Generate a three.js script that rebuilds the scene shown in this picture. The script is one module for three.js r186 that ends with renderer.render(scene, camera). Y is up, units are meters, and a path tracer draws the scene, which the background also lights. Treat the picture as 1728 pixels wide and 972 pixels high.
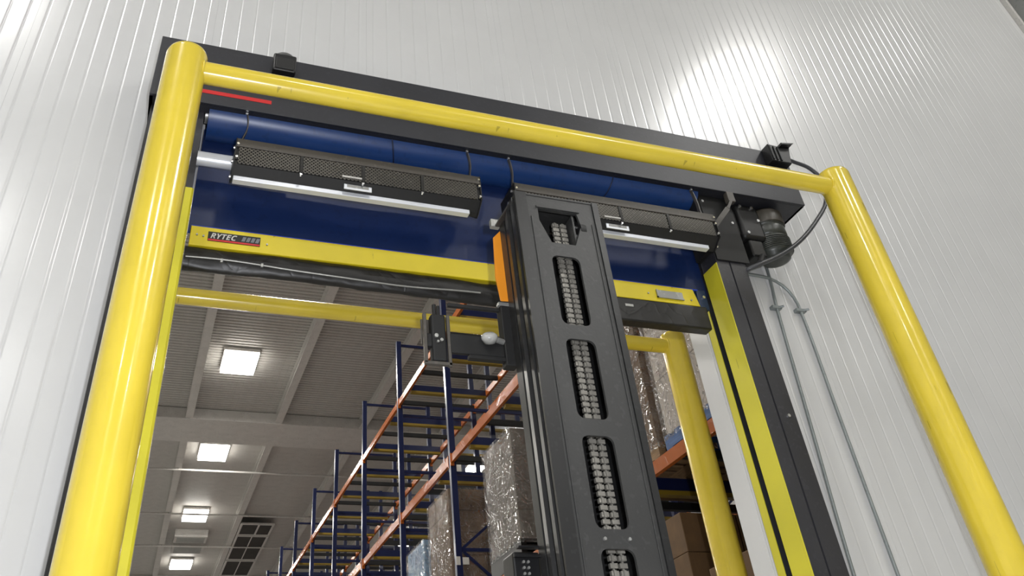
import * as THREE from 'three';
import { RoundedBoxGeometry } from 'three/addons/geometries/RoundedBoxGeometry.js';
import { mergeGeometries, mergeVertices, toCreasedNormals } from 'three/addons/utils/BufferGeometryUtils.js';
import { RectAreaLightUniformsLib } from 'three/addons/lights/RectAreaLightUniformsLib.js';
import { FontLoader } from 'three/addons/loaders/FontLoader.js';
import { TextGeometry } from 'three/addons/geometries/TextGeometry.js';

// ------------------------------------------------------------------ camera, exposure, lights
const EYE = 1.45;                       // all heights below are written from the photographer's eye; the floor is at -EYE
const scene = new THREE.Scene();
scene.background = new THREE.Color().setRGB(0.8, 0.92, 1.05);   // pale sky, seen only through the added opening in the left wall
const camera = new THREE.PerspectiveCamera(38.08, 1728 / 972, 0.05, 200);
camera.position.set(0, EYE, 0);
camera.up.set(-0.1529, 0.7729, 0.6159);
camera.lookAt(0.2988, EYE + 0.63, -0.7168);
camera.setViewOffset(1728, 972, 74.3, 196.2, 1728, 972);
const renderer = new THREE.WebGLRenderer({ antialias: true });
renderer.toneMapping = THREE.LinearToneMapping;
renderer.toneMappingExposure = 1.0;
renderer.shadowMap.enabled = true;
renderer.shadowMap.type = THREE.PCFSoftShadowMap;
RectAreaLightUniformsLib.init();
const FRONT_LAMP = 60, BACK_LAMP = 72, FILL_LIGHT = 15, FLASH = 34;   // brightness of the two halls' high-bay lamps, the added fill and the flash
const FRONT_LAMPS = [[8.7, 0.5], [-3.4, 0.5], [8.3, 7.2], [1.8, 7.6], [-4.6, 7.2], [8.3, 13.5], [-4.6, 13.5]];
const BACK_LAMPS = [[1.74, -21.7], [1.74, -28.3], [1.74, -34.8], [1.74, -41.6], [1.74, -48.2], [1.74, -15.1], [1.74, -8.6], ...[-8.6, -18.4, -28.3, -38, -48].flatMap(z => [[-5.2, z], [11.2, z]])];
const FRONT_Y = 10.35, BACK_Y = 10.88;
const FILL_OPENING = { z0: 5.5, z1: -0.8, top: 2.6 };   // made-up opening in the left wall, out of view, added for a cool fill
{
  const l = new THREE.RectAreaLight(new THREE.Color(0.86, 0.94, 1), FILL_LIGHT, FILL_OPENING.z0 - FILL_OPENING.z1, FILL_OPENING.top + EYE);  // added cool fill light, set in the unseen opening
  l.position.set(-8.97, (FILL_OPENING.top + EYE) / 2, (FILL_OPENING.z0 + FILL_OPENING.z1) / 2); l.lookAt(0, (FILL_OPENING.top + EYE) / 2, (FILL_OPENING.z0 + FILL_OPENING.z1) / 2); l.rotateY(Math.PI); l.castShadow = true; l.name = 'added_fill'; scene.add(l);
}

// ------------------------------------------------------------------ helpers
const names = new Map(), bases = new WeakMap();
function numbered(name) {
  const n = names.get(name) ?? 0; names.set(name, n + 1);
  return n ? `${name}_${String(n).padStart(3, '0')}` : name;
}
function tag(o, label, category, group) { o.userData.label = label; o.userData.category = category; if (group) o.userData.group = group; return o; }
function thing(name, label, category, [x, y, z], group) {
  const o = new THREE.Group(); o.name = numbered(name); o.position.set(x, y + EYE, z); scene.add(o);
  bases.set(o, [x, y, z]); return tag(o, label, category, group);
}
function structure(name) { const o = new THREE.Group(); o.name = name; o.position.set(0, EYE, 0); scene.add(o); bases.set(o, [0, 0, 0]); o.userData.kind = 'structure'; return o; }
function part(name, geos, mat, parent, label) {
  const g = Array.isArray(geos) ? join(geos) : geos;
  const b = bases.get(parent); if (b[0] || b[1] || b[2]) g.translate(-b[0], -b[1], -b[2]);
  const m = new THREE.Mesh(g, mat); m.name = name; m.castShadow = m.receiveShadow = true; parent.add(m); bases.set(m, b);
  if (label) m.userData.label = label;
  return m;
}
function each(name, geos, mat, parent, label) { return geos.map(g => part(name, [g], mat, parent, label)); }
function shared(name, geo, mat, parent, [x, y, z]) {          // a piece that shares its geometry with its like
  const b = bases.get(parent), m = new THREE.Mesh(geo, mat); m.name = name; m.position.set(x - b[0], y - b[1], z - b[2]);
  m.castShadow = m.receiveShadow = true; parent.add(m); return m;
}
function metric(g) {                                          // uv in metres from the dominant axis of each face
  if (g.index) g = g.toNonIndexed();
  if (!g.attributes.normal) g.computeVertexNormals();
  const p = g.attributes.position, n = g.attributes.normal, uv = new Float32Array(p.count * 2);
  for (let i = 0; i < p.count; i += 3) {
    let nx = 0, ny = 0, nz = 0;
    for (let k = 0; k < 3; k++) { nx += n.getX(i + k); ny += n.getY(i + k); nz += n.getZ(i + k); }
    nx = Math.abs(nx); ny = Math.abs(ny); nz = Math.abs(nz);
    for (let k = 0; k < 3; k++) {
      const x = p.getX(i + k), y = p.getY(i + k), z = p.getZ(i + k), j = (i + k) * 2;
      if (nx >= ny && nx >= nz) { uv[j] = z; uv[j + 1] = y; } else if (ny >= nz) { uv[j] = x; uv[j + 1] = z; } else { uv[j] = x; uv[j + 1] = y; }
    }
  }
  g.setAttribute('uv', new THREE.BufferAttribute(uv, 2));
  for (const k of Object.keys(g.attributes)) if (!['position', 'normal', 'uv'].includes(k)) g.deleteAttribute(k);
  return g;
}
const join = gs => gs.length === 1 ? gs[0] : mergeGeometries(gs);
function box(x0, x1, y0, y1, z0, z1, r = 0) {
  const w = Math.abs(x1 - x0), h = Math.abs(y1 - y0), d = Math.abs(z1 - z0);
  const g = r ? new RoundedBoxGeometry(w, h, d, 2, Math.min(r, w / 2.01, h / 2.01, d / 2.01)) : new THREE.BoxGeometry(w, h, d);
  return metric(g.translate((x0 + x1) / 2, (y0 + y1) / 2, (z0 + z1) / 2));
}
const V3 = p => new THREE.Vector3(...p);
function rod(a, b, r, seg = 20) {
  const A = V3(a), B = V3(b), d = B.clone().sub(A), g = new THREE.CylinderGeometry(r, r, d.length(), seg, 1);
  g.applyQuaternion(new THREE.Quaternion().setFromUnitVectors(new THREE.Vector3(0, 1, 0), d.clone().normalize()));
  return metric(g.translate(...A.add(B).multiplyScalar(0.5).toArray()));
}
function bar(a, b, w, h) {                                    // square section bar between two points
  const A = V3(a), B = V3(b), d = B.clone().sub(A), g = new THREE.BoxGeometry(w, h, d.length()), o = new THREE.Object3D();
  o.position.copy(A.add(B).multiplyScalar(0.5)); o.lookAt(o.position.clone().add(d)); o.updateMatrix();
  return metric(g.applyMatrix4(o.matrix));
}
function tube(pts, r, seg = 60, rad = 10) { return metric(new THREE.TubeGeometry(new THREE.CatmullRomCurve3(pts.map(V3), false, 'centripetal'), seg, r, rad)); }
function prism(pts, y0, y1) {                                 // outline in x,z raised along y
  const s = new THREE.Shape(pts.map(([x, z]) => new THREE.Vector2(x, -z)));
  const g = new THREE.ExtrudeGeometry(s, { depth: y1 - y0, bevelEnabled: false }); g.rotateX(-Math.PI / 2); return metric(g.translate(0, y0, 0));
}
function slab(shape, z, d, bevel = 0) {                       // shape in x,y with its front face at z, thickness d towards -z
  const g = new THREE.ExtrudeGeometry(shape, { depth: d - 2 * bevel, bevelEnabled: bevel > 0, bevelSize: bevel, bevelThickness: bevel, bevelSegments: 2, bevelOffset: -bevel, curveSegments: 10 });
  return metric(g.translate(0, 0, z - d + bevel));
}
const poly = pts => new THREE.Shape(pts.map(p => new THREE.Vector2(...p)));
function along(pts, x0, x1) {                                 // outline in z,y swept along x
  const s = new THREE.Shape(pts.map(([z, y]) => new THREE.Vector2(-z, y)));
  const g = new THREE.ExtrudeGeometry(s, { depth: x1 - x0, bevelEnabled: false }); g.rotateY(Math.PI / 2); return metric(g.translate(x0, 0, 0));
}
const bolt = (x, y, z, r = 0.011) => rod([x, y, z - 0.004], [x, y, z + 0.009], r, 6);
let seed = 7; const rnd = () => { seed = (seed * 1664525 + 1013904223) >>> 0; return seed / 4294967296; };

// ------------------------------------------------------------------ textures
const lattice = new Float32Array(65536); for (let i = 0; i < 65536; i++) lattice[i] = rnd();
function noise(x, y, p, o = 0) {                              // tileable value noise, period p
  const xi = Math.floor(x), yi = Math.floor(y), f = x - xi, g = y - yi, u = f * f * (3 - 2 * f), v = g * g * (3 - 2 * g);
  const L = (a, b) => lattice[(((a % p) + p) % p * 173 + ((b % p) + p) % p * 263 + o * 911) & 65535];
  return (L(xi, yi) * (1 - u) + L(xi + 1, yi) * u) * (1 - v) + (L(xi, yi + 1) * (1 - u) + L(xi + 1, yi + 1) * u) * v;
}
function fbm(u, v, p, n, o) { let s = 0, a = 0.5, t = 0; for (let k = 0; k < n; k++) { s += a * noise(u * p, v * p, p, o + k); t += a; a *= 0.5; p *= 2; } return s / t; }
function texture(size, fn, metres, srgb = true) {
  const d = new Uint8Array(size * size * 4);
  for (let j = 0; j < size; j++) for (let i = 0; i < size; i++) {
    const c = fn(i / size, j / size), k = (j * size + i) * 4;
    for (let q = 0; q < 3; q++) d[k + q] = Math.max(0, Math.min(255, 255 * (Array.isArray(c) ? c[q] : c))); d[k + 3] = 255;
  }
  const t = new THREE.DataTexture(d, size, size); t.magFilter = THREE.LinearFilter; t.minFilter = THREE.LinearMipmapLinearFilter; t.generateMipmaps = true;
  t.wrapS = t.wrapT = THREE.RepeatWrapping; if (srgb) t.colorSpace = THREE.SRGBColorSpace; t.repeat.set(1 / metres, 1 / metres); t.needsUpdate = true; return t;
}
const mottle = texture(256, (u, v) => { const a = fbm(u, v, 6, 4, 3), s = fbm(u, v, 40, 2, 9); return 0.93 + 0.07 * a - (s > 0.72 ? 0.06 : 0); }, 1.1);
const faint = texture(256, (u, v) => 0.975 + 0.025 * fbm(u, v, 5, 4, 13), 1.7);
const scuffed = texture(512, (u, v) => { const a = fbm(u, v, 5, 5, 21), s = noise(u * 90, v * 7, 90, 4), w = noise(u * 4, v * 4, 4, 8); return 0.9 + 0.1 * a - (s > 0.93 && w > 0.6 ? 0.16 : 0); }, 1.3);
const roughmap = texture(256, (u, v) => { const a = 0.72 + 0.28 * fbm(u, v, 8, 4, 33); return [a, a, a]; }, 0.7, false);
const grain = texture(256, (u, v) => fbm(u, v, 32, 3, 41), 0.4, false);
const dusty = texture(512, (u, v) => { const a = fbm(u, v, 4, 5, 51), s = fbm(u, v, 60, 2, 57); return 0.8 + 0.2 * a + (s > 0.74 ? 0.12 : 0); }, 1.2);
const weave = texture(256, (u, v) => 0.5 + 0.25 * Math.sin(u * 2 * Math.PI * 48) * Math.sin(v * 2 * Math.PI * 48) + 0.25 * fbm(u, v, 6, 3, 61), 0.3, false);
const diamond = texture(128, (u, v) => { const a = Math.abs(((u * 4 + v * 4) % 1) - 0.5), b = Math.abs((((u * 4 - v * 4) % 1 + 1) % 1) - 0.5); return Math.max(a, b) > 0.34 ? 1 : 0; }, 0.09, false);
const kraft = texture(512, (u, v) => {
  const f = fbm(u, v, 8, 4, 71), line = noise(u * 160, v * 10, 160, 72); const b = 0.82 + 0.18 * f - 0.05 * line;
  return [b, b * 0.985, b * 0.96];
}, 0.9);
const wrinkle = texture(512, (u, v) => {                       // folds of stretch film, mostly on the slant
  const s = fbm(u, v, 5, 3, 81), q = u * 2 + v * 3 + s * 1.1, a = 1 - Math.abs(2 * (noise(q * 4, (u * 3 - v * 2) * 0.9 + 20, 4096, 82)) - 1), b = 1 - Math.abs(2 * fbm(u, v, 12, 3, 85) - 1);
  return 0.6 * Math.pow(a, 5) + 0.4 * Math.pow(b, 4);
}, 1.2, false);
const wood = texture(256, (u, v) => { const g = noise(u * 6, v * 90, 90, 91), f = fbm(u, v, 6, 3, 93); const b = 0.75 + 0.15 * g + 0.1 * f; return [b, b * 0.97, b * 0.92]; }, 0.6);
const concrete = texture(512, (u, v) => { const a = fbm(u, v, 5, 5, 95), s = fbm(u, v, 50, 2, 97); return 0.82 + 0.15 * a - (s > 0.75 ? 0.07 : 0); }, 3);

const rgb = (r, g, b) => new THREE.Color().setRGB(r, g, b);
const M = (color, o = {}) => new THREE.MeshPhysicalMaterial({ color, roughness: 0.5, ...o });
const mat = {
  wall: M(rgb(0.66, 0.66, 0.655), { roughness: 0.22, ior: 1.72, map: faint }),
  greyWall: M(rgb(0.26, 0.265, 0.255), { roughness: 0.6, map: mottle }),
  plainWall: M(rgb(0.62, 0.62, 0.6), { roughness: 0.5, map: mottle }),
  floor: M(rgb(0.54, 0.535, 0.52), { roughness: 0.42, map: concrete, bumpMap: grain, bumpScale: 0.001 }),
  deck: M(rgb(0.5, 0.48, 0.45), { roughness: 0.5, map: mottle }),
  steelWhite: M(rgb(0.6, 0.58, 0.55), { roughness: 0.45, map: mottle }),
  yellow: M(rgb(0.86, 0.66, 0.06), { roughness: 0.24, map: scuffed, roughnessMap: roughmap, clearcoat: 0.5, clearcoatRoughness: 0.08 }),
  limeYellow: M(rgb(0.68, 0.61, 0.03), { roughness: 0.5, map: scuffed }),
  barYellow: M(rgb(0.76, 0.6, 0.016), { roughness: 0.4, map: scuffed }),
  charcoal: M(rgb(0.021, 0.022, 0.028), { roughness: 0.45, map: dusty, bumpMap: grain, bumpScale: 0.0003 }),
  column: M(rgb(0.036, 0.036, 0.042), { roughness: 0.42, map: dusty, bumpMap: grain, bumpScale: 0.0003 }),
  mast: M(rgb(0.04, 0.04, 0.039), { roughness: 0.4, map: dusty, bumpMap: grain, bumpScale: 0.0004 }),
  rail: M(rgb(0.03, 0.03, 0.03), { roughness: 0.33, metalness: 0.3, map: dusty }),
  matteBlack: M(rgb(0.006, 0.006, 0.006), { roughness: 0.65, map: dusty }),
  black: M(rgb(0.009, 0.009, 0.009), { roughness: 0.5, map: dusty }),
  blackPlastic: M(rgb(0.007, 0.007, 0.008), { roughness: 0.38, map: dusty }),
  curtain: M(rgb(0.008, 0.022, 0.092), { roughness: 0.36, map: mottle, bumpMap: weave, bumpScale: 0.0002 }),
  curtainLightened: M(rgb(0.013, 0.05, 0.19), { roughness: 0.34, map: mottle, bumpMap: weave, bumpScale: 0.0002 }),  // curtain blue lightened, painting in light the roll would not catch
  seam: M(rgb(0.006, 0.014, 0.05), { roughness: 0.5, map: mottle }),
  seal: M(rgb(0.011, 0.01, 0.009), { roughness: 0.42, map: dusty, bumpMap: wrinkle, bumpScale: 0.002 }),
  silver: M(rgb(0.74, 0.76, 0.8), { roughness: 0.38, metalness: 0.35, roughnessMap: roughmap }),
  zinc: M(rgb(0.42, 0.42, 0.4), { roughness: 0.38, metalness: 0.6, map: dusty }),
  boltMetal: M(rgb(0.8, 0.8, 0.8), { roughness: 0.25, metalness: 0.9, roughnessMap: roughmap }),
  chain: M(rgb(0.3, 0.285, 0.25), { roughness: 0.45, metalness: 0.3, map: dusty }),
  mesh: M(rgb(0.12, 0.113, 0.1), { roughness: 0.35, metalness: 0.5, alphaMap: diamond, alphaTest: 0.5, side: THREE.DoubleSide, map: dusty }),
  brownSteel: M(rgb(0.075, 0.066, 0.055), { roughness: 0.45, map: dusty }),
  sticker: M(rgb(0.62, 0.6, 0.56), { roughness: 0.5, map: mottle }),
  red: M(rgb(0.62, 0.012, 0.012), { roughness: 0.4, map: scuffed }),
  orangePlate: M(rgb(0.85, 0.3, 0.02), { roughness: 0.4, map: scuffed }),
  rackBlue: M(rgb(0.007, 0.013, 0.062), { roughness: 0.3, map: scuffed, clearcoat: 0.3, clearcoatRoughness: 0.15 }),
  rackOrange: M(rgb(0.42, 0.105, 0.016), { roughness: 0.2, map: scuffed, bumpMap: wrinkle, bumpScale: 0.002 }),
  rackYellow: M(rgb(0.27, 0.18, 0.015), { roughness: 0.45, map: scuffed }),
  kraft: M(rgb(0.15, 0.085, 0.036), { roughness: 0.75, map: kraft }),
  paleCarton: M(rgb(0.58, 0.53, 0.49), { roughness: 0.7, map: kraft }),
  greyCarton: M(rgb(0.2, 0.175, 0.155), { roughness: 0.7, map: kraft }),
  blueCarton: M(rgb(0.22, 0.38, 0.6), { roughness: 0.7, map: kraft }),
  film: M(rgb(0.96, 0.96, 0.96), { roughness: 0.09, ior: 1.6, transmission: 0.95, thickness: 0, bumpMap: wrinkle, bumpScale: 0.1, side: THREE.DoubleSide }),
  pallet: M(rgb(0.3, 0.2, 0.11), { roughness: 0.7, map: wood }),
  bluePallet: M(rgb(0.02, 0.1, 0.35), { roughness: 0.45, map: wood }),
  cableGrey: M(rgb(0.06, 0.062, 0.068), { roughness: 0.4, map: mottle }),
  conduit: M(rgb(0.3, 0.33, 0.33), { roughness: 0.4, metalness: 0.5, map: mottle }),
  motorGrey: M(rgb(0.055, 0.06, 0.052), { roughness: 0.35, map: dusty }),
  motorBrown: M(rgb(0.05, 0.042, 0.03), { roughness: 0.4, map: dusty }),
  darkVent: M(rgb(0.035, 0.03, 0.026), { roughness: 0.8, map: dusty }),
  lens: M(rgb(0.4, 0.4, 0.38), { roughness: 0.15, map: mottle }),
  glow: M(rgb(0.9, 0.9, 0.88), { roughness: 0.5, map: mottle, emissive: rgb(1, 0.97, 0.9), emissiveIntensity: 16 }),
};

// ------------------------------------------------------------------ the setting
const FLOOR = -EYE, CEIL = 11, WZ = -4.12, WB = -4.30, OX0 = -0.035, OX1 = 3.33, OTOP = 3.62;
const XL = -9, XR = 9.4, ZF = 15.5, XBR = 17, ZB = -58;
{
  const floor = structure('floor');
  part('slab', [box(XL, XBR, FLOOR - 0.2, FLOOR, ZB, ZF)], mat.floor, floor);
  // dividing wall: insulated core and ribbed steel panels 1.08 m wide
  const w = structure('wall_front');
  part('core', [box(XL, OX0, FLOOR, CEIL, WB, WZ - 0.012), box(OX1, XBR, FLOOR, CEIL, WB, WZ - 0.012), box(OX0, OX1, OTOP, CEIL, WB, WZ - 0.012)], mat.plainWall, w);
  const pitch = 0.108;
  function panelGeo(x0, x1, y0, y1, anchor) {                 // flats with narrow sunk ribs every 108 mm
    const xs = [[x0, 0]], rib = [[-0.012, 0], [-0.008, -0.0004], [-0.0045, -0.0011], [-0.001, -0.0022], [0.001, -0.0022], [0.0045, -0.0011], [0.008, -0.0004], [0.012, 0]];
    for (let k = 0; k < 11; k++) { const c = anchor + (k + 0.5) * pitch; if (c - 0.014 > x0 && c + 0.014 < x1) for (const [o, d] of rib) xs.push([c + o, d]); }
    xs.push([x1, 0]);
    return prism([...xs.map(([x, d]) => [x, WZ + d]), [x1, WZ - 0.011], [x0, WZ - 0.011]], y0, y1);
  }
  for (let a = 2.08 - 10 * 1.08; a < XR; a += 1.08) {
    const x0 = Math.max(a + 0.0004, XL), x1 = Math.min(a + 1.0796, XR), gs = [];
    if (x1 <= OX0 || x0 >= OX1) gs.push(panelGeo(x0, x1, FLOOR, CEIL, a));
    else {
      gs.push(panelGeo(x0, x1, OTOP, CEIL, a));
      if (x0 < OX0) gs.push(panelGeo(x0, OX0, FLOOR, OTOP, a));
      if (x1 > OX1) gs.push(panelGeo(OX1, x1, FLOOR, OTOP, a));
    }
    part('wall_panel', gs, mat.wall, w);
  }
  const tr = structure('trim_1'); part('corner_flashing', [box(XR - 0.05, XR, FLOOR, CEIL, WZ + 0.001, WZ + 0.06, 0.006)], mat.steelWhite, tr);
  const jamb = structure('trim_2'); part('jamb_lining', [box(OX1 - 0.004, OX1 + 0.004, FLOOR, OTOP - 0.01, WB - 0.01, WZ - 0.02)], mat.wall, jamb);
  const side = (n, x0, x1, z0, z1, m = mat.plainWall) => part('wall_face', [box(x0, x1, FLOOR, CEIL, z0, z1)], m, structure(n));
  side('wall_right', XR, XR + 0.2, WZ, ZF, mat.greyWall); { const l = structure('wall_left'); part('wall_face', [box(XL - 0.2, XL, FLOOR, CEIL, ZB, FILL_OPENING.z1), box(XL - 0.2, XL, FLOOR, CEIL, FILL_OPENING.z0, ZF), box(XL - 0.2, XL, FILL_OPENING.top, CEIL, FILL_OPENING.z1, FILL_OPENING.z0)], mat.plainWall, l);
    const d = structure('door_1'); part('frame', [box(XL, XL + 0.05, FLOOR, FILL_OPENING.top + 0.1, FILL_OPENING.z1 - 0.12, FILL_OPENING.z1), box(XL, XL + 0.05, FLOOR, FILL_OPENING.top + 0.1, FILL_OPENING.z0, FILL_OPENING.z0 + 0.12), box(XL, XL + 0.05, FILL_OPENING.top, FILL_OPENING.top + 0.12, FILL_OPENING.z1, FILL_OPENING.z0)], mat.charcoal, d); } side('wall_back', XL, XR, ZF, ZF + 0.2);  // added frame around the unseen fill opening
  side('wall_far', XL, XBR, ZB - 0.2, ZB); side('wall_beyond', XBR, XBR + 0.2, ZB, WB);
  // roof of both halls: a ribbed deck on joists and girders
  const c = structure('ceiling');
  const deckGeo = (x0, x1, z0, z1) => {
    const pts = []; for (let z = z0; z > z1; z -= 0.15) pts.push([z, CEIL], [z - 0.07, CEIL], [z - 0.085, CEIL + 0.035], [z - 0.135, CEIL + 0.035]);
    pts.push([z1, CEIL + 0.035], [z1, CEIL + 0.2], [z0, CEIL + 0.2]); return along(pts, x0, x1);
  };
  part('roof_deck', [deckGeo(XL, XBR, WB, -25.2)], mat.deck, c);
  part('roof_deck', [box(XL, XBR, CEIL, CEIL + 0.2, ZB, -25.2)], mat.deck, c);
  part('roof_deck', [box(XL, XR + 0.2, CEIL, CEIL + 0.2, WB, ZF + 0.2)], mat.deck, c);
  for (const x of [-7.2, -4.57, -1.92, 0.73, 3.38, 6.03, 8.68, 11.33, 14]) {
    for (const [z0, z1] of [[WB - 0.02, -25.2], [-27.0, ZB]]) part('joist', [box(x - 0.02, x + 0.02, CEIL - 0.3, CEIL - 0.001, z1, z0), box(x - 0.11, x + 0.11, CEIL - 0.32, CEIL - 0.3, z1, z0), box(x - 0.11, x + 0.11, CEIL - 0.03, CEIL - 0.002, z1, z0)], mat.steelWhite, c);
  }
  for (const [z0, z1, d] of [[-25.2, -27.0, 0.35], [-44, -45.2, 0.35], [-10.2, -10.9, 0.35]]) part('girder', [box(XL, XBR, CEIL - d, CEIL - 0.004, z1, z0, 0.02)], mat.steelWhite, c);
  part('girder', [box(XL, XR, CEIL - 0.5, CEIL - 0.004, 3.6, 4.0, 0.02)], mat.steelWhite, c);
}

// ------------------------------------------------------------------ lamps
function lamp(x, z, power, label, group) {
  const LAMP_Y = z > WZ ? FRONT_Y : BACK_Y;
  const t = thing('high_bay_light', label, 'light', [x, LAMP_Y, z], group), w = 0.9, d = 1.2;
  part('housing', [box(x - w / 2 - 0.03, x + w / 2 + 0.03, LAMP_Y + 0.005, LAMP_Y + 0.1, z - d / 2 - 0.03, z + d / 2 + 0.03, 0.02)], mat.steelWhite, t);
  each('hanger', [rod([x, LAMP_Y + 0.1, z - 0.4], [x, CEIL - 0.002, z - 0.4], 0.008, 6), rod([x, LAMP_Y + 0.1, z + 0.4], [x, CEIL - 0.002, z + 0.4], 0.008, 6)], mat.zinc, t);
  part('diffuser', [box(x - w / 2, x + w / 2, LAMP_Y - 0.09, LAMP_Y + 0.006, z - d / 2, z + d / 2, 0.008)], mat.glow, t);
  const l = new THREE.RectAreaLight(z > WZ ? new THREE.Color(1, 0.99, 0.97) : new THREE.Color(1, 0.965, 0.9), power, w, d);
  l.position.set(0, -0.1, 0); l.rotation.x = -Math.PI / 2; l.castShadow = true; t.add(l);
}
const order = ['nearest and largest glowing', 'second glowing', 'third glowing', 'fourth and farthest glowing'];
BACK_LAMPS.forEach(([x, z], i) => lamp(x, z, BACK_LAMP, i < 4 ? `${order[i]} square ceiling light in the row seen through the doorway` : 'glowing square ceiling light outside the view, on the ceiling beyond the doorway', i < 4 ? 'ceiling lights seen through the doorway' : 'ceiling lights beyond the view'));
FRONT_LAMPS.forEach(([x, z]) => lamp(x, z, FRONT_LAMP, 'glowing square ceiling light above and behind the photographer, outside the view', 'ceiling lights over the photographer'));

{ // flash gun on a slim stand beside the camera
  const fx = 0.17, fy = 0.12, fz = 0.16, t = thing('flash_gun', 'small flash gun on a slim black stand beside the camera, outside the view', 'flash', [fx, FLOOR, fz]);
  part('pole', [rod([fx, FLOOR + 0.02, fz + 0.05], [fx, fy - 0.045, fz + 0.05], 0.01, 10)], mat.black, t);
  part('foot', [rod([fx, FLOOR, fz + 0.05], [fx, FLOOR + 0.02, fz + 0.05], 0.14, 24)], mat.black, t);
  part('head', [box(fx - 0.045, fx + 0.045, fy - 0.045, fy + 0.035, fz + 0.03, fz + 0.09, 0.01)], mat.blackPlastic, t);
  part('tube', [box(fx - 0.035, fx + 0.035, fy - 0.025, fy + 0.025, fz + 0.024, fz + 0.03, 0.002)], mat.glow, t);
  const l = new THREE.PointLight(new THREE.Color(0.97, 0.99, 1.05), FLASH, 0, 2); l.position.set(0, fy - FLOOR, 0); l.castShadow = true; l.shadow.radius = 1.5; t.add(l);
}

// ceiling fittings beyond the doorway
for (const [z0, z1, w] of [[-35.1, -36.35, 'far'], [-36.65, -39.9, 'middle'], [-40.25, -42.5, 'last']]) {
  const t = thing('ceiling_vent', { far: 'shallow dark vent panel in two halves, nearest of three on the far ceiling', middle: 'longest dark vent panel, middle one of three on the far ceiling', last: 'dark vent panel, farthest of the three on the far ceiling' }[w], 'vent', [4.15, CEIL - 0.34, (z0 + z1) / 2], 'dark vents in the far ceiling');
  part('grille', [box(3.6, 4.75, CEIL - 0.345, CEIL - 0.33, z1, z0)], mat.darkVent, t);
  part('frame', [box(3.52, 3.6, CEIL - 0.36, CEIL - 0.3, z1 - 0.1, z0 + 0.1), box(4.75, 4.83, CEIL - 0.36, CEIL - 0.3, z1 - 0.1, z0 + 0.1), box(3.6, 4.75, CEIL - 0.36, CEIL - 0.3, z1 - 0.1, z1), box(3.6, 4.75, CEIL - 0.36, CEIL - 0.3, z0, z0 + 0.1)], mat.steelWhite, t);
  part('divider', [box(w === 'far' ? 4.2 : 4.15, w === 'far' ? 4.27 : 4.19, CEIL - 0.36, CEIL - 0.346, z1, z0)], mat.steelWhite, t);
  each('hanger', [rod([3.56, CEIL - 0.3, (z0 + z1) / 2], [3.56, CEIL - 0.001, (z0 + z1) / 2], 0.01, 6), rod([4.79, CEIL - 0.3, (z0 + z1) / 2], [4.79, CEIL - 0.001, (z0 + z1) / 2], 0.01, 6)], mat.zinc, t);
}
for (const [z0, z1, l] of [[-37.0, -37.9, 'shallow grey ceiling box, nearer of the two by the farthest lights'], [-38.3, -39.4, 'shallow grey ceiling box, farther of the two by the farthest lights']]) {
  const t = thing('ceiling_box', l, 'ceiling unit', [1.8, CEIL - 0.3, (z0 + z1) / 2], 'grey boxes on the far ceiling');
  part('case', [box(1.15, 2.45, CEIL - 0.3, CEIL - 0.002, z1, z0, 0.02)], mat.steelWhite, t);
  part('intake', [box(1.25, 2.35, CEIL - 0.31, CEIL - 0.298, z1 + 0.1, z0 - 0.1)], mat.zinc, t);
}
for (const [z, l] of [[-29.4, 'thin pale pipe crossing the far ceiling beyond the second light'], [-34.0, 'thin pale pipe crossing the far ceiling before the third light'], [-38.1, 'thin pale pipe crossing the far ceiling between the two grey boxes']]) {
  const t = thing('ceiling_pipe', l, 'pipe', [3, CEIL - 0.36, z]);
  part('pipe', [rod([-6, CEIL - 0.36, z], [15, CEIL - 0.36, z], 0.035, 8)], mat.steelWhite, t);
  each('hanger', [-4.57, 0.73, 6.03, 11.33].map(x => box(x - 0.015, x + 0.015, CEIL - 0.36, CEIL - 0.318, z - 0.04, z + 0.04)), mat.zinc, t);
}

// ------------------------------------------------------------------ goalposts
function goal(label, xl, xr, z, yb, top) {
  const t = thing('guard_goalpost', label, 'goalpost', [(xl + xr) / 2, FLOOR, z]), r = 0.11;
  for (const x of [xl, xr]) {
    const g = new THREE.LatheGeometry([[0, top], [0.05, top - 0.003], [0.085, top - 0.012], [0.103, top - 0.026], [r, top - 0.05], [r, FLOOR]].reverse().map(p => new THREE.Vector2(...p)), 56);
    const p = part('post', [metric(g.translate(x, 0, z))], mat.yellow, t);
    part('base_plate', [box(x - 0.17, x + 0.17, FLOOR, FLOOR + 0.015, z - 0.17, z + 0.17, 0.003)], mat.yellow, p);
  }
  part('crossbeam', [rod([xl, yb, z], [xr, yb, z], 0.0625, 40)], mat.yellow, t);
  const ring = s => { const g = new THREE.TorusGeometry(0.066, 0.007, 8, 36); g.rotateY(Math.PI / 2); return metric(g.translate((s > 0 ? xl : xr) + s * (r - 0.016), yb, z)); };
  each('weld', [ring(1), ring(-1)], mat.yellow, t);
}
goal('large yellow goalpost frame standing in front of the dark door hood', -0.18, 4.19, -3.4, 3.39, 3.53);
goal('smaller yellow goalpost frame behind the raised curtain, partly hidden by the dark mast', -0.25, 4.125, -5.6, 3.287, 3.42);

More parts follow.
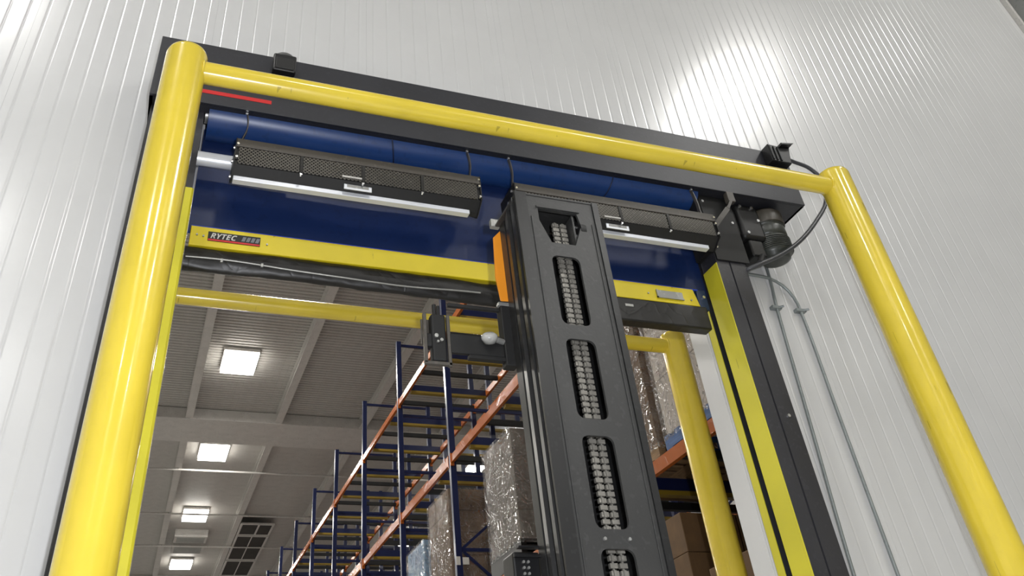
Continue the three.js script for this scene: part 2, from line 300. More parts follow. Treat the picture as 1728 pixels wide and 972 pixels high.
// ------------------------------------------------------------------ the roll-up door
{
  const d = thing('rollup_door', 'blue fabric roll-up door with charcoal hood, yellow bottom bar and dark side columns', 'door', [1.65, FLOOR, -3.95]);
  const hx0 = -0.36, hx1 = 4.22, hy0 = 3.5, hy1 = 3.99, hz = -3.75;
  const hood = part('hood', [box(hx0, hx1, hy0, hy1, hz - 0.02, hz, 0.004), box(hx0, hx1, hy1 - 0.02, hy1, WZ, hz - 0.02), box(hx0, hx0 + 0.02, hy0, hy1, WZ, hz - 0.02), box(hx1 - 0.02, hx1, hy0, hy1, WZ, hz - 0.02),
    box(hx0, hx1, hy0, hy0 + 0.012, hz - 0.075, hz - 0.02), box(hx0, hx1, hy0, hy0 + 0.05, hz - 0.085, hz - 0.075), box(3.62, hx1, hy0, hy0 + 0.012, WZ, hz - 0.085), box(hx0, -0.05, hy0, hy0 + 0.012, WZ, hz - 0.085)], mat.charcoal, d);
  part('warning_strip', [box(-0.1, 0.325, 3.576, 3.604, hz - 0.001, hz + 0.002)], mat.red, hood, 'narrow red strip on the hood front');
  // side columns: front faces with a folded groove, slot for the curtain, yellow covers
  for (const s of [0, 1]) {
    const x = v => s ? 3.335 + v : -0.045 - v * (0.3 / 0.235), o = s ? 1 : -1;
    const pts = [[0, -3.84], [0.1, -3.84], [0.103, -3.85], [0.109, -3.85], [0.112, -3.84], [0.232, -3.84], [0.235, -3.845], [0.235, WZ], [0, WZ], [0, -4.06], [0.05, -4.06], [0.05, -4.0], [0, -4.0]].map(([a, z]) => [x(a), z]);
    const col = part('side_column', [prism(s ? pts : pts.reverse(), FLOOR, hy0)], mat.column, d);
    each('bolt', [bolt(x(0.175), 1.868, -3.838), bolt(x(0.175), 0.7, -3.838), bolt(x(0.06), 3.2, -3.838)], mat.boltMetal, col);
    if (s) {
      part('front_cover', [prism([[3.3345, -3.838], [3.329, -3.838], [3.329, -3.998], [3.3345, -3.998]], FLOOR + 0.02, 2.93)], mat.limeYellow, d, 'greenish yellow cover strip');
      part('rear_cover', [prism([[3.3345, -4.052], [3.329, -4.052], [3.329, -4.112], [3.3345, -4.112]], FLOOR + 0.02, 2.9)], mat.limeYellow, d, 'greenish yellow cover strip');
    } else {
      part('front_cover', [prism([[-0.1, -3.832], [-0.044, -3.832], [-0.034, -3.842], [-0.034, -3.998], [-0.044, -3.998], [-0.044, -3.846], [-0.1, -3.84]].reverse(), FLOOR + 0.02, 2.93)], mat.limeYellow, d, 'greenish yellow cover strip');
      part('rear_cover', [box(-0.046, -0.034, FLOOR + 0.02, 2.9, -4.112, -4.052)], mat.limeYellow, d, 'greenish yellow cover strip');
    }
  }
  part('tie_bracket', [bar([3.56, 3.44, -3.752], [3.5, 3.35, -3.752], 0.012, 0.02), bar([3.5, 3.35, -3.752], [3.335, 3.165, -3.752], 0.008, 0.035), box(3.53, 3.59, 3.42, 3.505, -3.79, -3.748, 0.004)], mat.brownSteel, d);
  const head = part('head_bracket', [box(3.34, 3.6, 2.95, 3.495, -3.838, -3.826, 0.003), box(3.3, 3.34, 3.02, 3.495, -4.0, -3.83, 0.004)], mat.matteBlack, d);
  each('bolt', [[3.36, 3.05], [3.4, 3.28], [3.56, 3.28], [3.36, 3.44]].map(([x, y]) => bolt(x, y, -3.825)), mat.boltMetal, head);
  // roll and hanging curtain
  const roll = part('roll', [rod([-0.02, 3.57, -3.935], [3.33, 3.57, -3.935], 0.155, 64)], mat.curtainLightened, d, 'rolled curtain in a lightened blue that paints in its brighter lighting');
  part('axle', [rod([-0.04, 3.57, -3.935], [-0.021, 3.57, -3.935], 0.05, 24), rod([3.331, 3.57, -3.935], [3.62, 3.57, -3.935], 0.05, 24)], mat.zinc, roll);
  const arc = (x, lean) => { const p = []; for (let a = -2.9; a < 0.1; a += 0.2) p.push([x + lean * (a + 1.5), 3.57 + 0.156 * Math.sin(a), -3.935 + 0.156 * Math.cos(a) * 1]); return tube(p, 0.005, 30, 6); };
  each('seam', [arc(1.13, -0.04), arc(2.62, 0.03)], mat.seam, roll);
  const curtainGeo = new THREE.PlaneGeometry(3.36, 0.76, 60, 20), cp = curtainGeo.attributes.position;
  for (let i = 0; i < cp.count; i++) cp.setZ(i, 0.004 * Math.sin(cp.getX(i) * 3.1 + 1) * Math.cos(cp.getY(i) * 4) + 0.002 * Math.sin(cp.getX(i) * 11));
  curtainGeo.computeVertexNormals();
  const back = curtainGeo.clone().rotateY(Math.PI).translate(0, 0, -0.02);
  part('curtain', [metric(curtainGeo.translate(1.648, 3.15, -4.018))], mat.curtain, d);
  part('backing', [metric(back.translate(1.648, 3.15, -4.018))], mat.curtainLightened, d);
  // bottom bar
  const bz = -3.985, b = part('bottom_bar', [slab(poly([[-0.016, 2.663], [3.222, 2.663], [3.196, 2.79], [-0.016, 2.79]]), bz, 0.07, 0.004)], mat.barYellow, d);
  part('piping', [rod([-0.016, 2.795, bz - 0.012], [3.24, 2.795, bz - 0.012], 0.006, 8)], M(rgb(0.02, 0.06, 0.5), { roughness: 0.4, map: mottle }), d);
  each('rivet', [[0.02, 2.73], [0.055, 2.725], [0.4, 2.72], [2.84, 2.715], [3.16, 2.70]].map(([x, y]) => bolt(x, y, bz, 0.006)), mat.zinc, b);
  part('reader_plate', [box(2.9, 3.1, 2.69, 2.748, bz, bz + 0.008, 0.003), box(2.9, 3.1, 2.688, 2.696, bz + 0.004, bz + 0.014), box(2.9, 2.908, 2.688, 2.748, bz + 0.004, bz + 0.014)], mat.zinc, b, 'grey rectangular plate');
  // nameplate with raised lettering
  const plate = part('nameplate', [box(0.078, 0.362, 2.7, 2.762, bz, bz + 0.004, 0.002), ], mat.black, d, 'black nameplate reading RYTEC over a red line');
  part('red_line', [box(0.08, 0.36, 2.702, 2.712, bz + 0.003, bz + 0.0055)], mat.red, plate);
  const font = await new FontLoader().loadAsync('fonts/droid/droid_sans_bold.typeface.json');
  const txt = new TextGeometry('RYTEC', { font, size: 0.034, depth: 0.002, curveSegments: 3 }); txt.applyMatrix4(new THREE.Matrix4().set(1, 0.28, 0, 0, 0, 1, 0, 0, 0, 0, 1, 0, 0, 0, 0, 1));
  txt.computeBoundingBox(); txt.scale(0.142 / (txt.boundingBox.max.x - txt.boundingBox.min.x), 1, 1).translate(0.088, 2.718, bz + 0.004);
  part('lettering', [metric(txt)], mat.sticker, plate);
  each('worn_mark', [0, 1, 2, 3].map(k => slab(poly([[0.258 + k * 0.025, 2.72], [0.276 + k * 0.025, 2.72], [0.285 + k * 0.025, 2.75], [0.267 + k * 0.025, 2.75]]), bz + 0.0055, 0.002)), M(rgb(0.2, 0.21, 0.23), { roughness: 0.5, map: dusty }), plate);
  part('end_tab', [box(3.228, 3.3, 2.65, 2.8, bz - 0.06, bz - 0.01, 0.006)], M(rgb(0.01, 0.03, 0.085), { roughness: 0.4, map: mottle }), d, 'dark blue end tab with a bolt');
  part('bolt', [bolt(3.27, 2.74, bz - 0.008)], mat.boltMetal, d);
  // soft bottom seal: a loop of black vinyl, creased on the left, with a thin cable
  const N = 150, K = 26, pos = [], idx = [];
  for (let i = 0; i <= N; i++) for (let k = 0; k <= K; k++) {
    const u = i / N, x = -0.03 + 2.62 * u, a = k / K * Math.PI * 2, droop = 0.008 * Math.sin(x * 2.2 + 0.4) + 0.006 * (fbm(u, 0.3, 24, 2, 5) - 0.5), cr = 0.016 * (fbm(u, k / K, 20, 3, 15) - 0.5);
    pos.push(x, 2.592 + droop + (0.074 + cr) * Math.sin(a) * (Math.sin(a) < 0 ? 1 : 0.95), -4.02 + (0.042 + cr * 0.6) * Math.cos(a));
  }
  for (let i = 0; i < N; i++) for (let k = 0; k < K; k++) { const a = i * (K + 1) + k, c = a + K + 1; idx.push(a, a + 1, c, c, a + 1, c + 1); }
  const sg = new THREE.BufferGeometry(); sg.setAttribute('position', new THREE.Float32BufferAttribute(pos, 3)); sg.setIndex(idx); sg.computeVertexNormals();
  const seal = part('bottom_seal', [metric(sg), box(2.585, 3.262, 2.492, 2.66, -4.06, -3.976, 0.012)], mat.seal, d);
  const cab = []; for (let x = -0.02; x < 1.7; x += 0.08) cab.push([x, 2.571 + 0.01 * Math.sin(x * 4 + 0.6) - 0.012 * x, -3.972 + 0.004 * Math.sin(x * 9)]);
  part('cable', [tube(cab, 0.0055, 90, 6)], mat.zinc, seal);
  each('clip', [box(0.16, 0.175, 2.563, 2.587, -3.98, -3.966, 0.003), box(0.375, 0.39, 2.563, 2.585, -3.98, -3.966, 0.003), box(2.64, 2.7, 2.59, 2.61, -3.98, -3.97, 0.003)], mat.zinc, seal);
  // silver roller pipe behind the left air curtain
  part('roller_pipe', [rod([-0.045, 3.175, -3.87], [0.5, 3.175, -3.87], 0.042, 32)], mat.silver, d, 'silver pipe across the top of the curtain');
  // gear motor
  const mx = 3.955, mz = -3.94, ring = (y, r0, r1) => new THREE.Vector2(r0, y);
  const prof = [[0, 3.085], [0.075, 3.088], [0.1, 3.1], [0.105, 3.13], [0.128, 3.14], [0.128, 3.25], [0.118, 3.256], [0.118, 3.27], [0.13, 3.275], [0.13, 3.335], [0.12, 3.34], [0.12, 3.355], [0.132, 3.36], [0.132, 3.46]];
  const motor = part('gear_motor', [metric(new THREE.LatheGeometry(prof.map(p => new THREE.Vector2(...p)), 40).translate(mx, 0, mz))], mat.motorGrey, d);
  const fins = []; for (let k = 0; k < 7; k++) { const g = new THREE.CylinderGeometry(0.137, 0.137, 0.006, 40); fins.push(metric(g.translate(mx, 3.152 + k * 0.014, mz))); }
  each('fin', fins, mat.motorGrey, motor);
  part('fan_cover', [metric(new THREE.LatheGeometry([[0.1335, 3.36], [0.14, 3.365], [0.14, 3.455], [0.12, 3.48], [0, 3.48]].map(p => new THREE.Vector2(...p)), 40).translate(mx, 0, mz))], mat.motorBrown, motor);
  part('gearbox', [box(3.66, 3.86, 3.2, 3.5, -4.06, -3.85, 0.03), box(3.62, 3.68, 3.24, 3.46, -4.03, -3.88, 0.01), box(3.84, 3.9, 3.3, 3.45, -4.0, -3.88, 0.02)], mat.black, motor);
  part('terminal_box', [box(3.7, 3.82, 3.06, 3.2, -4.02, -3.87, 0.015)], mat.black, motor);
  each('bolt', [[3.7, 3.47], [3.8, 3.47], [3.7, 3.24], [3.82, 3.36]].map(([x, y]) => bolt(x, y, -3.849, 0.013)), mat.boltMetal, motor);
}

// ------------------------------------------------------------------ air curtains
{
  const t = thing('air_curtain', 'left black air curtain heater with bright silver outlet strip below the blue roll', 'air curtain', [0.88, 2.95, -3.75]);
  const x0 = 0.148, x1 = 1.6, zf = -3.66, zb = -3.88;
  const prof = [[zf - 0.012, 3.184], [zf - 0.012, 3.013], [-3.735, 2.968], [-3.762, 2.954], [zb, 3.06], [zb, 3.184]];
  part('housing', [along(prof, x0 + 0.004, x1 - 0.004)], mat.black, t);
  for (const x of [x0, x1 - 0.006]) part('end_plate', [along([[zf + 0.006, 3.187], [zf + 0.006, 3.01], [-3.735, 2.958], [-3.765, 2.948], [zb - 0.003, 3.05], [zb - 0.003, 3.187]], x, x + 0.006)], mat.black, t);
  part('top_flange', [box(x0, x1, 3.131, 3.184, zf - 0.012, zf + 0.004, 0.003), box(x0, x1, 3.18, 3.186, zb, zf + 0.004)], mat.brownSteel, t);
  const seg = (x1 - x0 - 0.03) / 4;
  for (let k = 0; k < 4; k++) {
    const a = x0 + 0.012 + k * seg, g = metric(new THREE.BoxGeometry(seg - 0.018, 0.116, 0.004).translate(a + seg / 2, 3.072, zf - 0.004));
    part('grille', [g], mat.mesh, t);
    if (k) { const dv = part('divider', [box(a - 0.006, a + 0.012, 3.012, 3.131, zf - 0.012, zf + 0.002)], mat.black, t); each('screw', [bolt(a + 0.002, 3.004, zf - 0.012, 0.008)], mat.boltMetal, dv); }
  }
  part('outlet_strip', [box(x0 + 0.01, x1 - 0.06, 2.948, 2.984, -3.77, -3.726, 0.004), box(x1 - 0.25, x1 - 0.06, 2.985, 3.0, -3.75, -3.716, 0.003)], mat.silver, t, 'bright silver outlet strip');
  const pl = part('rating_plate', [box(0.768, 0.93, 2.968, 3.012, -3.695, -3.688, 0.002)], mat.silver, t, 'silver rating plate');
  part('border', [box(0.785, 0.912, 2.98, 3.0, -3.689, -3.687)], mat.zinc, pl);
  part('sticker', [box(0.751, 0.876, 3.029, 3.039, zf - 0.005, zf + 0.001)], mat.sticker, t);
  each('screw', [[x0 + 0.012, 3.145], [x1 - 0.012, 3.11], [x1 - 0.012, 3.03], [x1 - 0.012, 3.16], [x0 + 0.012, 3.05]].map(([x, y]) => bolt(x, y, zf + 0.002, 0.008)), mat.boltMetal, t);
  each('end_screw', [[3.1, -3.76], [3.02, -3.8], [3.15, -3.7]].map(([y, z]) => rod([x0 - 0.008, y, z], [x0 + 0.002, y, z], 0.01, 6)), mat.boltMetal, t);
  for (const x of [x0 + 0.045, x1 - 0.02]) {
    const p = new THREE.CatmullRomCurve3([[x, 3.188, -3.73], [x - 0.01, 3.24, -3.745], [x + 0.012, 3.36, -3.775], [x + 0.012, 3.44, -3.785], [x + 0.004, 3.498, -3.79]].map(V3));
    const g = new THREE.ExtrudeGeometry(poly([[-0.003, -0.013], [0.003, -0.013], [0.003, 0.013], [-0.003, 0.013]]), { steps: 24, extrudePath: p });
    const st = part('strap', [metric(g)], mat.brownSteel, t); part('bolt', [bolt(x, 3.49, -3.779, 0.009)], mat.boltMetal, st);
  }
  const c = t.clone(); c.name = numbered('air_curtain'); scene.add(c); c.position.x += 1.675; bases.set(c, [0, 0, 0]);
  c.userData.label = 'right black air curtain heater, partly behind the top of the dark slotted mast';
}

// ------------------------------------------------------------------ sensors, cable, conduits
{
  const t = thing('motion_sensor', 'black box sensor with a grey dome on the left of the hood top', 'sensor', [0.37, 3.8, -3.7]);
  part('case', [box(0.303, 0.445, 3.8, 3.945, -3.749, -3.665, 0.012)], mat.blackPlastic, t);
  part('face', [box(0.318, 0.43, 3.812, 3.905, -3.668, -3.658, 0.006)], mat.black, t);
  const dome = new THREE.SphereGeometry(0.062, 24, 12, 0, Math.PI * 2, 0, Math.PI / 2).scale(1, 0.75, 0.62).translate(0.374, 3.943, -3.706);
  part('dome', [metric(dome)], M(rgb(0.12, 0.12, 0.12), { roughness: 0.3, map: mottle }), t);
  const s = thing('motion_sensor', 'black finned sensor with a hooded front at the right end of the hood top', 'sensor', [4.08, 3.82, -3.7]);
  part('case', [slab(poly([[3.99, 3.822], [4.165, 3.822], [4.178, 3.9], [4.2, 3.99], [4.165, 3.985], [4.1, 3.978], [4.0, 3.985]]), -3.665, 0.084, 0.006)], mat.blackPlastic, s);
  each('fin', [0, 1, 2].map(k => box(4.0 + k * 0.035, 4.012 + k * 0.035, 3.83, 3.965, -3.668, -3.655, 0.003)), mat.black, s);
  part('visor', [slab(poly([[4.1, 3.972], [4.2, 3.988], [4.225, 4.01], [4.1, 3.99]]), -3.63, 0.11, 0.004)], mat.blackPlastic, s);
  const c = thing('cable', 'grey power cable looping from the right sensor down to the gear motor', 'cable', [4.4, 2.9, -3.8]);
  part('sheath', [tube([[4.15, 3.93, -3.72], [4.22, 3.965, -3.76], [4.34, 3.985, -3.8], [4.47, 3.95, -3.8], [4.55, 3.85, -3.8], [4.5, 3.63, -3.8], [4.31, 3.4, -3.8], [4.07, 3.18, -3.8], [3.84, 3.03, -3.8], [3.64, 2.93, -3.8], [3.58, 2.91, -3.835], [3.574, 2.91, -3.9]], 0.0155, 110, 12)], mat.cableGrey, c);
  part('plug', [rod([3.66, 2.945, -3.8], [3.78, 3.07, -3.88], 0.022, 14)], mat.black, c);
  const k1 = thing('conduit', 'straight thin grey conduit on the white wall, nearer the door column', 'conduit', [3.95, 1, -4.1]);
  part('pipe', [tube([[3.83, FLOOR + 0.02, -4.095], [3.83, 0.4, -4.095], [3.835, 1.05, -4.095], [3.9, 2.0, -4.095], [3.955, 2.8, -4.095], [3.985, 3.05, -4.095], [3.985, 3.2, -4.09]], 0.0115, 60, 12)], mat.conduit, k1);
  part('clamp', [box(3.91, 3.99, 2.79, 2.815, -4.119, -4.08, 0.004), rod([3.955, 2.802, -4.1], [3.99, 2.802, -4.06], 0.008, 8)], mat.conduit, k1);
  const k2 = thing('conduit', 'thin grey conduit with a curved top on the white wall, farther from the door', 'conduit', [4.1, 1, -4.1]);
  part('pipe', [tube([[4.155, FLOOR + 0.02, -4.095], [4.155, 0.5, -4.095], [4.155, 2.0, -4.095], [4.16, 2.72, -4.095], [4.145, 2.9, -4.095], [4.08, 3.0, -4.095], [3.98, 3.05, -4.095], [3.85, 3.06, -4.095], [3.6, 3.06, -4.09]], 0.0115, 90, 12)], mat.conduit, k2);
  part('clamp', [box(4.115, 4.2, 2.79, 2.815, -4.119, -4.08, 0.004), rod([4.16, 2.802, -4.1], [4.205, 2.802, -4.06], 0.008, 8)], mat.conduit, k2);
}

// ------------------------------------------------------------------ lift mast in the doorway
{
  const t = thing('lift_mast', 'tall dark slotted lift truck mast with double chains standing in the doorway', 'lift mast', [1.72, FLOOR, -3.15]);
  const top = 2.56, y0 = FLOOR + 0.1;
  const rect = (x0, x1, a, b, r) => { const p = new THREE.Path(); p.moveTo(x0 + r, a); p.lineTo(x1 - r, a); p.quadraticCurveTo(x1, a, x1, a + r); p.lineTo(x1, b - r); p.quadraticCurveTo(x1, b, x1 - r, b); p.lineTo(x0 + r, b); p.quadraticCurveTo(x0, b, x0, b - r); p.lineTo(x0, a + r); p.quadraticCurveTo(x0, a, x0 + r, a); return p; };
  const face = poly([[1.553, y0], [1.922, y0], [1.922, top], [1.553, top]]);
  face.holes.push(new THREE.Path([[1.61, 2.475], [1.61, 2.4], [1.66, 2.275], [1.79, 2.275], [1.84, 2.4], [1.825, 2.475]].map(p => new THREE.Vector2(...p))));
  for (let k = 0; k < 8; k++) if (1.825 - k * 0.4475 > y0 + 0.1) face.holes.push(rect(1.645, 1.795, 1.825 - k * 0.4475, 2.2 - k * 0.4475, 0.04));
  const fp = part('face_plate', [slab(face, -3.004, 0.014)], mat.mast, t);
  const lip = []; for (let k = 0; k < 8; k++) for (const y of [1.8 - k * 0.4475]) if (y > y0 + 0.1) lip.push(bolt(1.672, y - 0.46, -3.003, 0.007), bolt(1.78, y - 0.46, -3.003, 0.007));
  each('bolt', lip.slice(2, 4).concat(lip.slice(6, 8)), mat.zinc, fp);
  part('top_frame', [box(1.6, 1.84, 2.478, 2.49, -3.03, -2.996, 0.002), box(1.5, 1.94, top - 0.012, top, -3.3, -3.0, 0.002)], mat.mast, t);
  const left = [[1.49, -3.0], [1.553, -3.0], [1.553, -3.02], [1.535, -3.035], [1.535, -3.075], [1.5, -3.085], [1.497, -3.13], [1.532, -3.14], [1.532, -3.19], [1.512, -3.2], [1.512, -3.24], [1.54, -3.245], [1.53, -3.3], [1.59, -3.3], [1.59, -3.08], [1.48 + 0.09, -3.06], [1.57, -3.004], [1.575, -2.996], [1.49, -2.996]];
  part('rail', [prism([[1.49, -2.996], [1.552, -2.996], [1.552, -3.02], [1.56, -3.02], [1.56, -3.3], [1.525, -3.3], [1.525, -3.24], [1.548, -3.235], [1.548, -3.205], [1.512, -3.195], [1.505, -3.15], [1.545, -3.14], [1.545, -3.1], [1.5, -3.09], [1.497, -3.055], [1.54, -3.045], [1.54, -3.02], [1.49, -3.012]], y0, top)], mat.rail, t);
  part('rail', [prism([[1.923, -2.996], [1.955, -2.996], [1.955, -3.3], [1.915, -3.3], [1.915, -3.02], [1.923, -3.02]], y0, top)], mat.rail, t);
  each('bead', [box(1.566, 1.573, y0, 2.42, -3.006, -2.998, 0.002), box(1.9, 1.906, y0, 2.42, -3.006, -2.999, 0.002)], mat.mast, t);
  part('back_plate', [box(1.56, 1.915, y0, top - 0.02, -3.3, -3.285)], mat.black, t);
  // two leaf chains
  for (const cx of [1.733, 1.776]) {
    const g = []; let n = 0;
    for (let y = y0 + 0.02; y < 2.46; y += 0.0275, n++) {
      const wide = n % 2;
      g.push(box(cx - 0.0165, cx - 0.0165 + (wide ? 0.009 : 0.033), y - 0.009, y + 0.009, -3.088, -3.072));
      if (wide) g.push(box(cx + 0.0075, cx + 0.0165, y - 0.009, y + 0.009, -3.088, -3.072), box(cx - 0.006, cx + 0.006, y - 0.011, y + 0.011, -3.086, -3.07));
      g.push(box(cx - 0.004, cx + 0.004, y + 0.008, y + 0.0195, -3.086, -3.078));
    }
    part('lift_chain', g, mat.chain, t);
  }
  each('hose_guide', [box(1.802, 1.812, 2.25, 2.47, -3.12, -3.02), box(1.62, 1.64, 2.25, 2.47, -3.12, -3.06)], mat.mast, t);
  const pu = new THREE.CylinderGeometry(0.07, 0.07, 0.03, 28); pu.rotateZ(Math.PI / 2); pu.translate(1.852, 2.39, -3.07);
  const pulley = part('pulley', [metric(pu)], mat.black, t); each('axle_nut', [rod([1.83, 2.37, -3.06], [1.836, 2.37, -3.06], 0.014, 8), rod([1.83, 2.43, -3.06], [1.836, 2.43, -3.06], 0.009, 8)], mat.boltMetal, pulley);
  part('warning_plate', [slab(poly([[1.472, 2.235], [1.487, 2.095], [1.56, 2.1], [1.56, 2.55], [1.535, 2.535], [1.484, 2.478]]), -3.302, 0.008)], mat.orangePlate, t, 'orange plate along the mast edge');
  each('plate_bracket', [box(1.48, 1.53, 2.55, 2.6, -3.33, -3.3, 0.004), box(1.47, 1.53, 2.07, 2.09, -3.33, -3.3, 0.004)], mat.zinc, t);
  // side carriage with work lamp
  part('back_panel', [box(1.09, 1.215, 1.86, 1.995, -3.39, -3.38, 0.003)], mat.brownSteel, t);
  const car = part('carriage', [box(1.215, 1.54, 1.8, 1.9, -3.345, -3.32, 0.006), box(1.3, 1.54, 1.775, 1.795, -3.345, -3.31, 0.004), box(1.215, 1.54, 2.05, 2.068, -3.345, -3.325, 0.003), box(1.48, 1.54, 1.75, 2.1, -3.36, -3.302, 0.006)], mat.matteBlack, t);
  part('post', [box(1.086, 1.102, 1.74, 2.0, -3.345, -3.325, 0.003), box(1.202, 1.218, 1.73, 2.0, -3.345, -3.325, 0.003), box(1.086, 1.218, 1.735, 1.752, -3.345, -3.325, 0.003)], mat.brownSteel, car);
  part('control_box', [box(1.125, 1.198, 1.755, 2.0, -3.375, -3.325, 0.012), box(1.1, 1.2, 1.83, 1.9, -3.37, -3.335, 0.01), rod([1.15, 2.0, -3.35], [1.15, 2.06, -3.35], 0.01, 10), rod([1.17, 2.0, -3.35], [1.17, 2.055, -3.35], 0.008, 10)], mat.matteBlack, car);
  each('knob', [rod([1.145, 1.88, -3.328], [1.145, 1.88, -3.316], 0.01, 10), rod([1.17, 1.86, -3.328], [1.17, 1.86, -3.316], 0.008, 10), rod([1.152, 1.85, -3.328], [1.152, 1.85, -3.316], 0.006, 10)], mat.zinc, car);
  const wl = new THREE.LatheGeometry([[0, 0.02], [0.022, 0.018], [0.034, 0.006], [0.036, -0.01], [0.026, -0.035], [0, -0.045]].map(p => new THREE.Vector2(...p)), 24); wl.rotateX(0.9); wl.rotateZ(0.5); wl.scale(1.15, 0.85, 1); wl.translate(1.4, 1.885, -3.29);
  part('work_lamp', [metric(wl)], mat.lens, car, 'small pale round work lamp');
  part('lamp_bracket', [rod([1.42, 1.88, -3.3], [1.5, 1.875, -3.32], 0.014, 10)], mat.zinc, car);
  const blk = part('fork_block', [box(1.41, 1.53, 0.3, 0.925, -3.42, -3.302, 0.01), box(1.41, 1.545, 0.9, 0.912, -3.3, -3.285, 0.003), box(1.435, 1.545, 0.938, 0.946, -3.32, -3.29, 0.002)], mat.blackPlastic, t);
  const holes = []; for (let r = 0; r < 5; r++) for (let q = 0; q < 2; q++) holes.push(bolt(1.453 + q * 0.02, 0.885 - r * 0.022, -3.303, 0.006)); each('rivet', holes, mat.zinc, blk);
  part('base', [box(1.4, 2.05, FLOOR, y0, -3.5, -2.9, 0.02)], mat.mast, t);
}

// ------------------------------------------------------------------ racking
const RX = 4.5, RD = 1.7, LV = { D: 0.4, C: 2.77, B: 5.02, A: 7.3 };
const UP = [-4.75, -9.62, -12.75, -15.75, -18.82, -21.95, -25.0, -28.0, -30.85, -33.9, -36.95, -40, -43.05, -46.1];
{
  const t = thing('pallet_rack', 'nearer row of blue and orange pallet racking along the aisle beyond the doorway', 'pallet rack', [RX, FLOOR, -25]);
  const TOP = 8.66;
  for (const z of UP) {
    const f = part('upright_frame', [box(RX, RX + 0.1, FLOOR, TOP, z - 0.045, z + 0.045, 0.006), box(RX + RD - 0.1, RX + RD, FLOOR, TOP, z - 0.045, z + 0.045, 0.006)], mat.rackBlue, t);
    const br = [], sy = [-1.2, 0.2, 1.55, 2.35, 3.58, 4.75, 5.85, 7.0, 8.58];
    sy.forEach((y, k) => { br.push(bar([RX + 0.1, y, z], [RX + RD - 0.1, y, z], 0.04, 0.05)); if (k > 0 && k < 5) br.push(bar([RX + 0.1, k % 2 ? sy[k + 1] : y, z], [RX + RD - 0.1, k % 2 ? y : sy[k + 1], z], 0.035, 0.04)); });
    each('brace', br, mat.rackBlue, f);
  }
  for (let i = 0; i + 1 < UP.length; i++) {
    const z0 = UP[i] - 0.046, z1 = UP[i + 1] + 0.046;
    for (const y of Object.values(LV)) {
      for (const x of [RX + 0.005, RX + RD - 0.055]) {
        const bm = part('beam', [along([[z0, y], [z1, y], [z1, y - 0.12], [z0, y - 0.12]], x, x + 0.05)], mat.rackOrange, t);
        each('connector', [box(x - 0.012, x + 0.05, y - 0.17, y + 0.03, z0 - 0.03, z0), box(x - 0.012, x + 0.05, y - 0.17, y + 0.03, z1, z1 + 0.03)], mat.rackOrange, bm);
      }
      for (const q of i ? [0.5, 0.985] : [0.36, 0.66]) { const z = z0 + (z1 - z0) * q; part('tie_bar', [box(RX + 0.056, RX + RD - 0.056, y - 0.1, y - 0.02, z - 0.03, z + 0.03)], mat.matteBlack, t); }
      for (const q of i ? [0.25, 0.75] : [0.2, 0.53, 0.8]) {
        const z = z0 + (z1 - z0) * q;
        part('support_bar', [box(RX + 0.056, RX + RD - 0.056, y - 0.13, y - 0.001, z - 0.04, z + 0.04)], mat.rackBlue, t);
        part('support_rail', [box(RX + 0.056, RX + RD - 0.056, y - 0.175, y - 0.13, z - 0.03, z + 0.06)], mat.rackYellow, t);
      }
    }
  }
  each('location_label', [box(RX - 0.003, RX + 0.06, 3.35, 3.47, -12.70, -12.695), box(RX + 0.1, RX + 0.2, 3.36, 3.46, -12.71, -12.7)], mat.sticker, t);
  const c = t.clone(); c.name = numbered('pallet_rack'); scene.add(c); c.position.x += 2.0; bases.set(c, [0, 0, 0]);
  c.userData.label = 'second row of blue and orange pallet racking, back to back behind the nearer row';
  for (const [dx, l] of [[4.0, 'third row of blue and orange pallet racking counted from the aisle']]) { const e = t.clone(); e.name = numbered('pallet_rack'); scene.add(e); e.position.x += dx; bases.set(e, [0, 0, 0]); e.userData.label = l; }
}

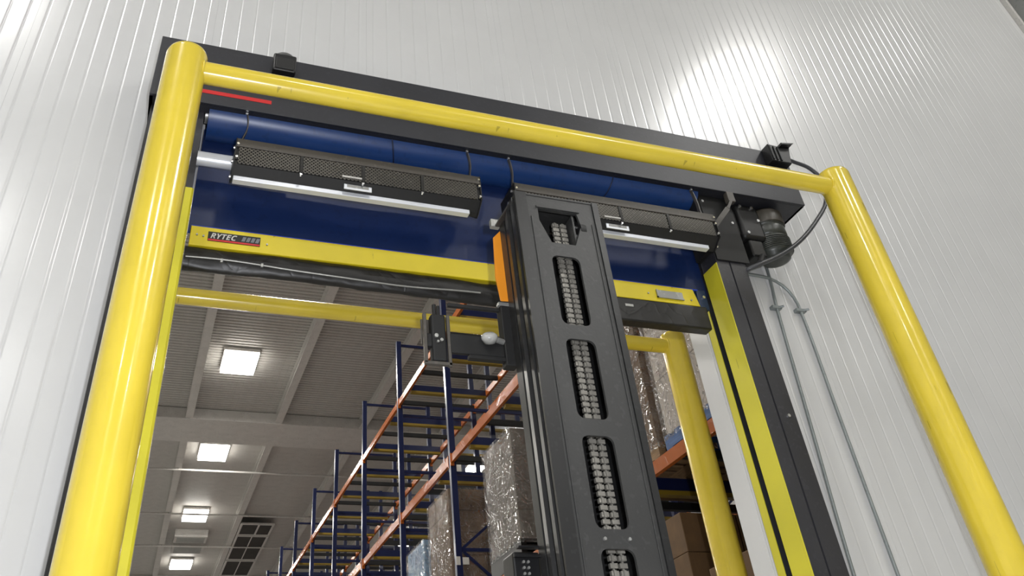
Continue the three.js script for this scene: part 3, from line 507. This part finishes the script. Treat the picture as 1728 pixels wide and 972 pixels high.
// ------------------------------------------------------------------ wrapped pallet loads
function load(label, z0, z1, y, top, opt = {}) {              // z0 near face, z1 far face, y is the shelf
  const x0 = RX + (opt.inset ?? 0.03), x1 = x0 + 1.25, ph = opt.ph ?? 0.15, t = thing('pallet_load', label, 'pallet load', [(x0 + x1) / 2, y, (z0 + z1) / 2], 'pallet loads in the racking');
  const pm = opt.pallet ?? mat.pallet, g = [];
  for (let k = 0; k < 7; k++) { const z = z1 + 0.05 + k * (z0 - z1 - 0.1) / 6; g.push(box(x0, x1, y + ph - 0.022, y + ph, z - 0.045, z + 0.045)); }
  const pal = part('pallet', [...[x0 + 0.04, (x0 + x1) / 2, x1 - 0.04].map(x => box(x - 0.04, x + 0.04, y + 0.02, y + ph - 0.022, z1, z0, 0.005)), ...[z0 - 0.06, (z0 + z1) / 2, z1 + 0.06].map(z => box(x0, x1, y + 0.001, y + 0.022, z - 0.05, z + 0.05))], pm, t);
  each('deck_board', g, pm, pal);
  const b = y + ph, rows = opt.rows ?? 4, cols = 3, h = (top - b) / rows;
  for (let r = 0; r < rows; r++) for (let k = 0; k < cols; k++) for (let q = 0; q < 2; q++) {
    const j = () => (rnd() - 0.5) * 0.02, zA = z1 + 0.02 + (z0 - z1 - 0.04) * k / cols, zB = z1 + 0.02 + (z0 - z1 - 0.04) * (k + 1) / cols, xA = x0 + 0.015 + (x1 - x0 - 0.03) * q / 2, xB = x0 + 0.015 + (x1 - x0 - 0.03) * (q + 1) / 2;
    part('carton', [box(xA + 0.004 + Math.abs(j()) * 0.6, xB - 0.004, b + r * h + 0.002, b + (r + 1) * h - 0.002, zA + 0.004, zB - 0.004 + j() * 0.3, 0.008)], opt.carton ?? mat.kraft, t);
  }
  if (opt.bare) return;
  // stretch film: a closed skirt with folds pressed against the cartons
  const per = [[x0, z1], [x0, z0], [x1, z0], [x1, z1], [x0, z1]], pos = [], idx = [], NU = 72, NV = 18, uv = [];
  let s = 0;
  for (let i = 0; i <= NU; i++) {
    const q = i / NU * 4, e = Math.min(3, Math.floor(q)), f = q - e, A = per[e], B = per[e + 1];
    const cx = A[0] + (B[0] - A[0]) * f, cz = A[1] + (B[1] - A[1]) * f, nx = [-1, 0, 1, 0][e], nz = [0, 1, 0, -1][e];
    for (let v = 0; v <= NV; v++) {
      const w = v / NV, bulge = 0.004 + 0.03 * Math.pow(fbm(q * 0.25 + w * 0.13, w + q * 0.1, 10, 3, 3 + (z0 * 7 | 0) & 31), 2) * Math.sin(Math.PI * Math.min(1, f * 8) / 2);
      const edge = f < 0.02 || f > 0.98 ? 0.006 : bulge;
      pos.push(cx + nx * edge, b - 0.05 + (top + 0.01 - b + 0.05) * w, cz + nz * edge); uv.push(q * 0.3, w * 0.36);
    }
  }
  for (let i = 0; i < NU; i++) for (let v = 0; v < NV; v++) { const a = i * (NV + 1) + v, c = a + NV + 1; idx.push(a, c, a + 1, a + 1, c, c + 1); }
  const fg = new THREE.BufferGeometry(); fg.setAttribute('position', new THREE.Float32BufferAttribute(pos, 3)); fg.setIndex(idx); fg.computeVertexNormals();
  part('stretch_wrap', [metric(fg)], mat.film, t, 'clear creased stretch film');
}
load('tall pale film-wrapped pallet load on a blue pallet behind the far yellow post', -5.45, -6.66, LV.C, 4.55, { pallet: mat.bluePallet, carton: mat.paleCarton, rows: 3 });
load('brown film-wrapped pallet load just right of the dark mast, mostly hidden', -6.79, -7.95, LV.C, 4.5, { rows: 5 });
load('grey film-wrapped pallet load on a black pallet just left of the dark mast', -10.3, -11.4, LV.C, 4.52, { pallet: mat.blackPlastic, ph: 0.28, carton: mat.greyCarton, rows: 4 });
load('brown film-wrapped pallet load behind the nearest blue rack upright', -13.05, -14.15, LV.C, 4.62, { rows: 5 });
load('blue and white film-wrapped pallet load, lowest and farthest left of the wrapped loads', -14.45, -15.5, LV.C, 4.22, { carton: mat.blueCarton, rows: 4 });
load('dark brown carton load on the lower shelf beside the far yellow post', -5.0, -6.5, LV.D, 1.7, { bare: true, rows: 5 });
load('dark brown carton load on the lower shelf just right of the dark mast', -6.7, -8.1, LV.D, 2.25, { bare: true, rows: 5 });
load('dark carton load on the second rack row, in the shade below the blue pallet', -5.2, -6.7, LV.D, 2.45, { bare: true, rows: 4, inset: 2.2 });
load('dark carton load on the second rack row, in the shade just right of the mast', -6.8, -8.4, LV.D, 2.45, { bare: true, rows: 4, inset: 2.2 });
load('dark carton load on the second rack row behind the pale wrapped load', -5.3, -6.6, LV.C, 4.5, { bare: true, rows: 4, inset: 2.2 });
load('dark carton load on the second rack row behind the brown wrapped load', -6.8, -8.3, LV.C, 4.4, { bare: true, rows: 4, inset: 2.2 });

renderer.render(scene, camera);
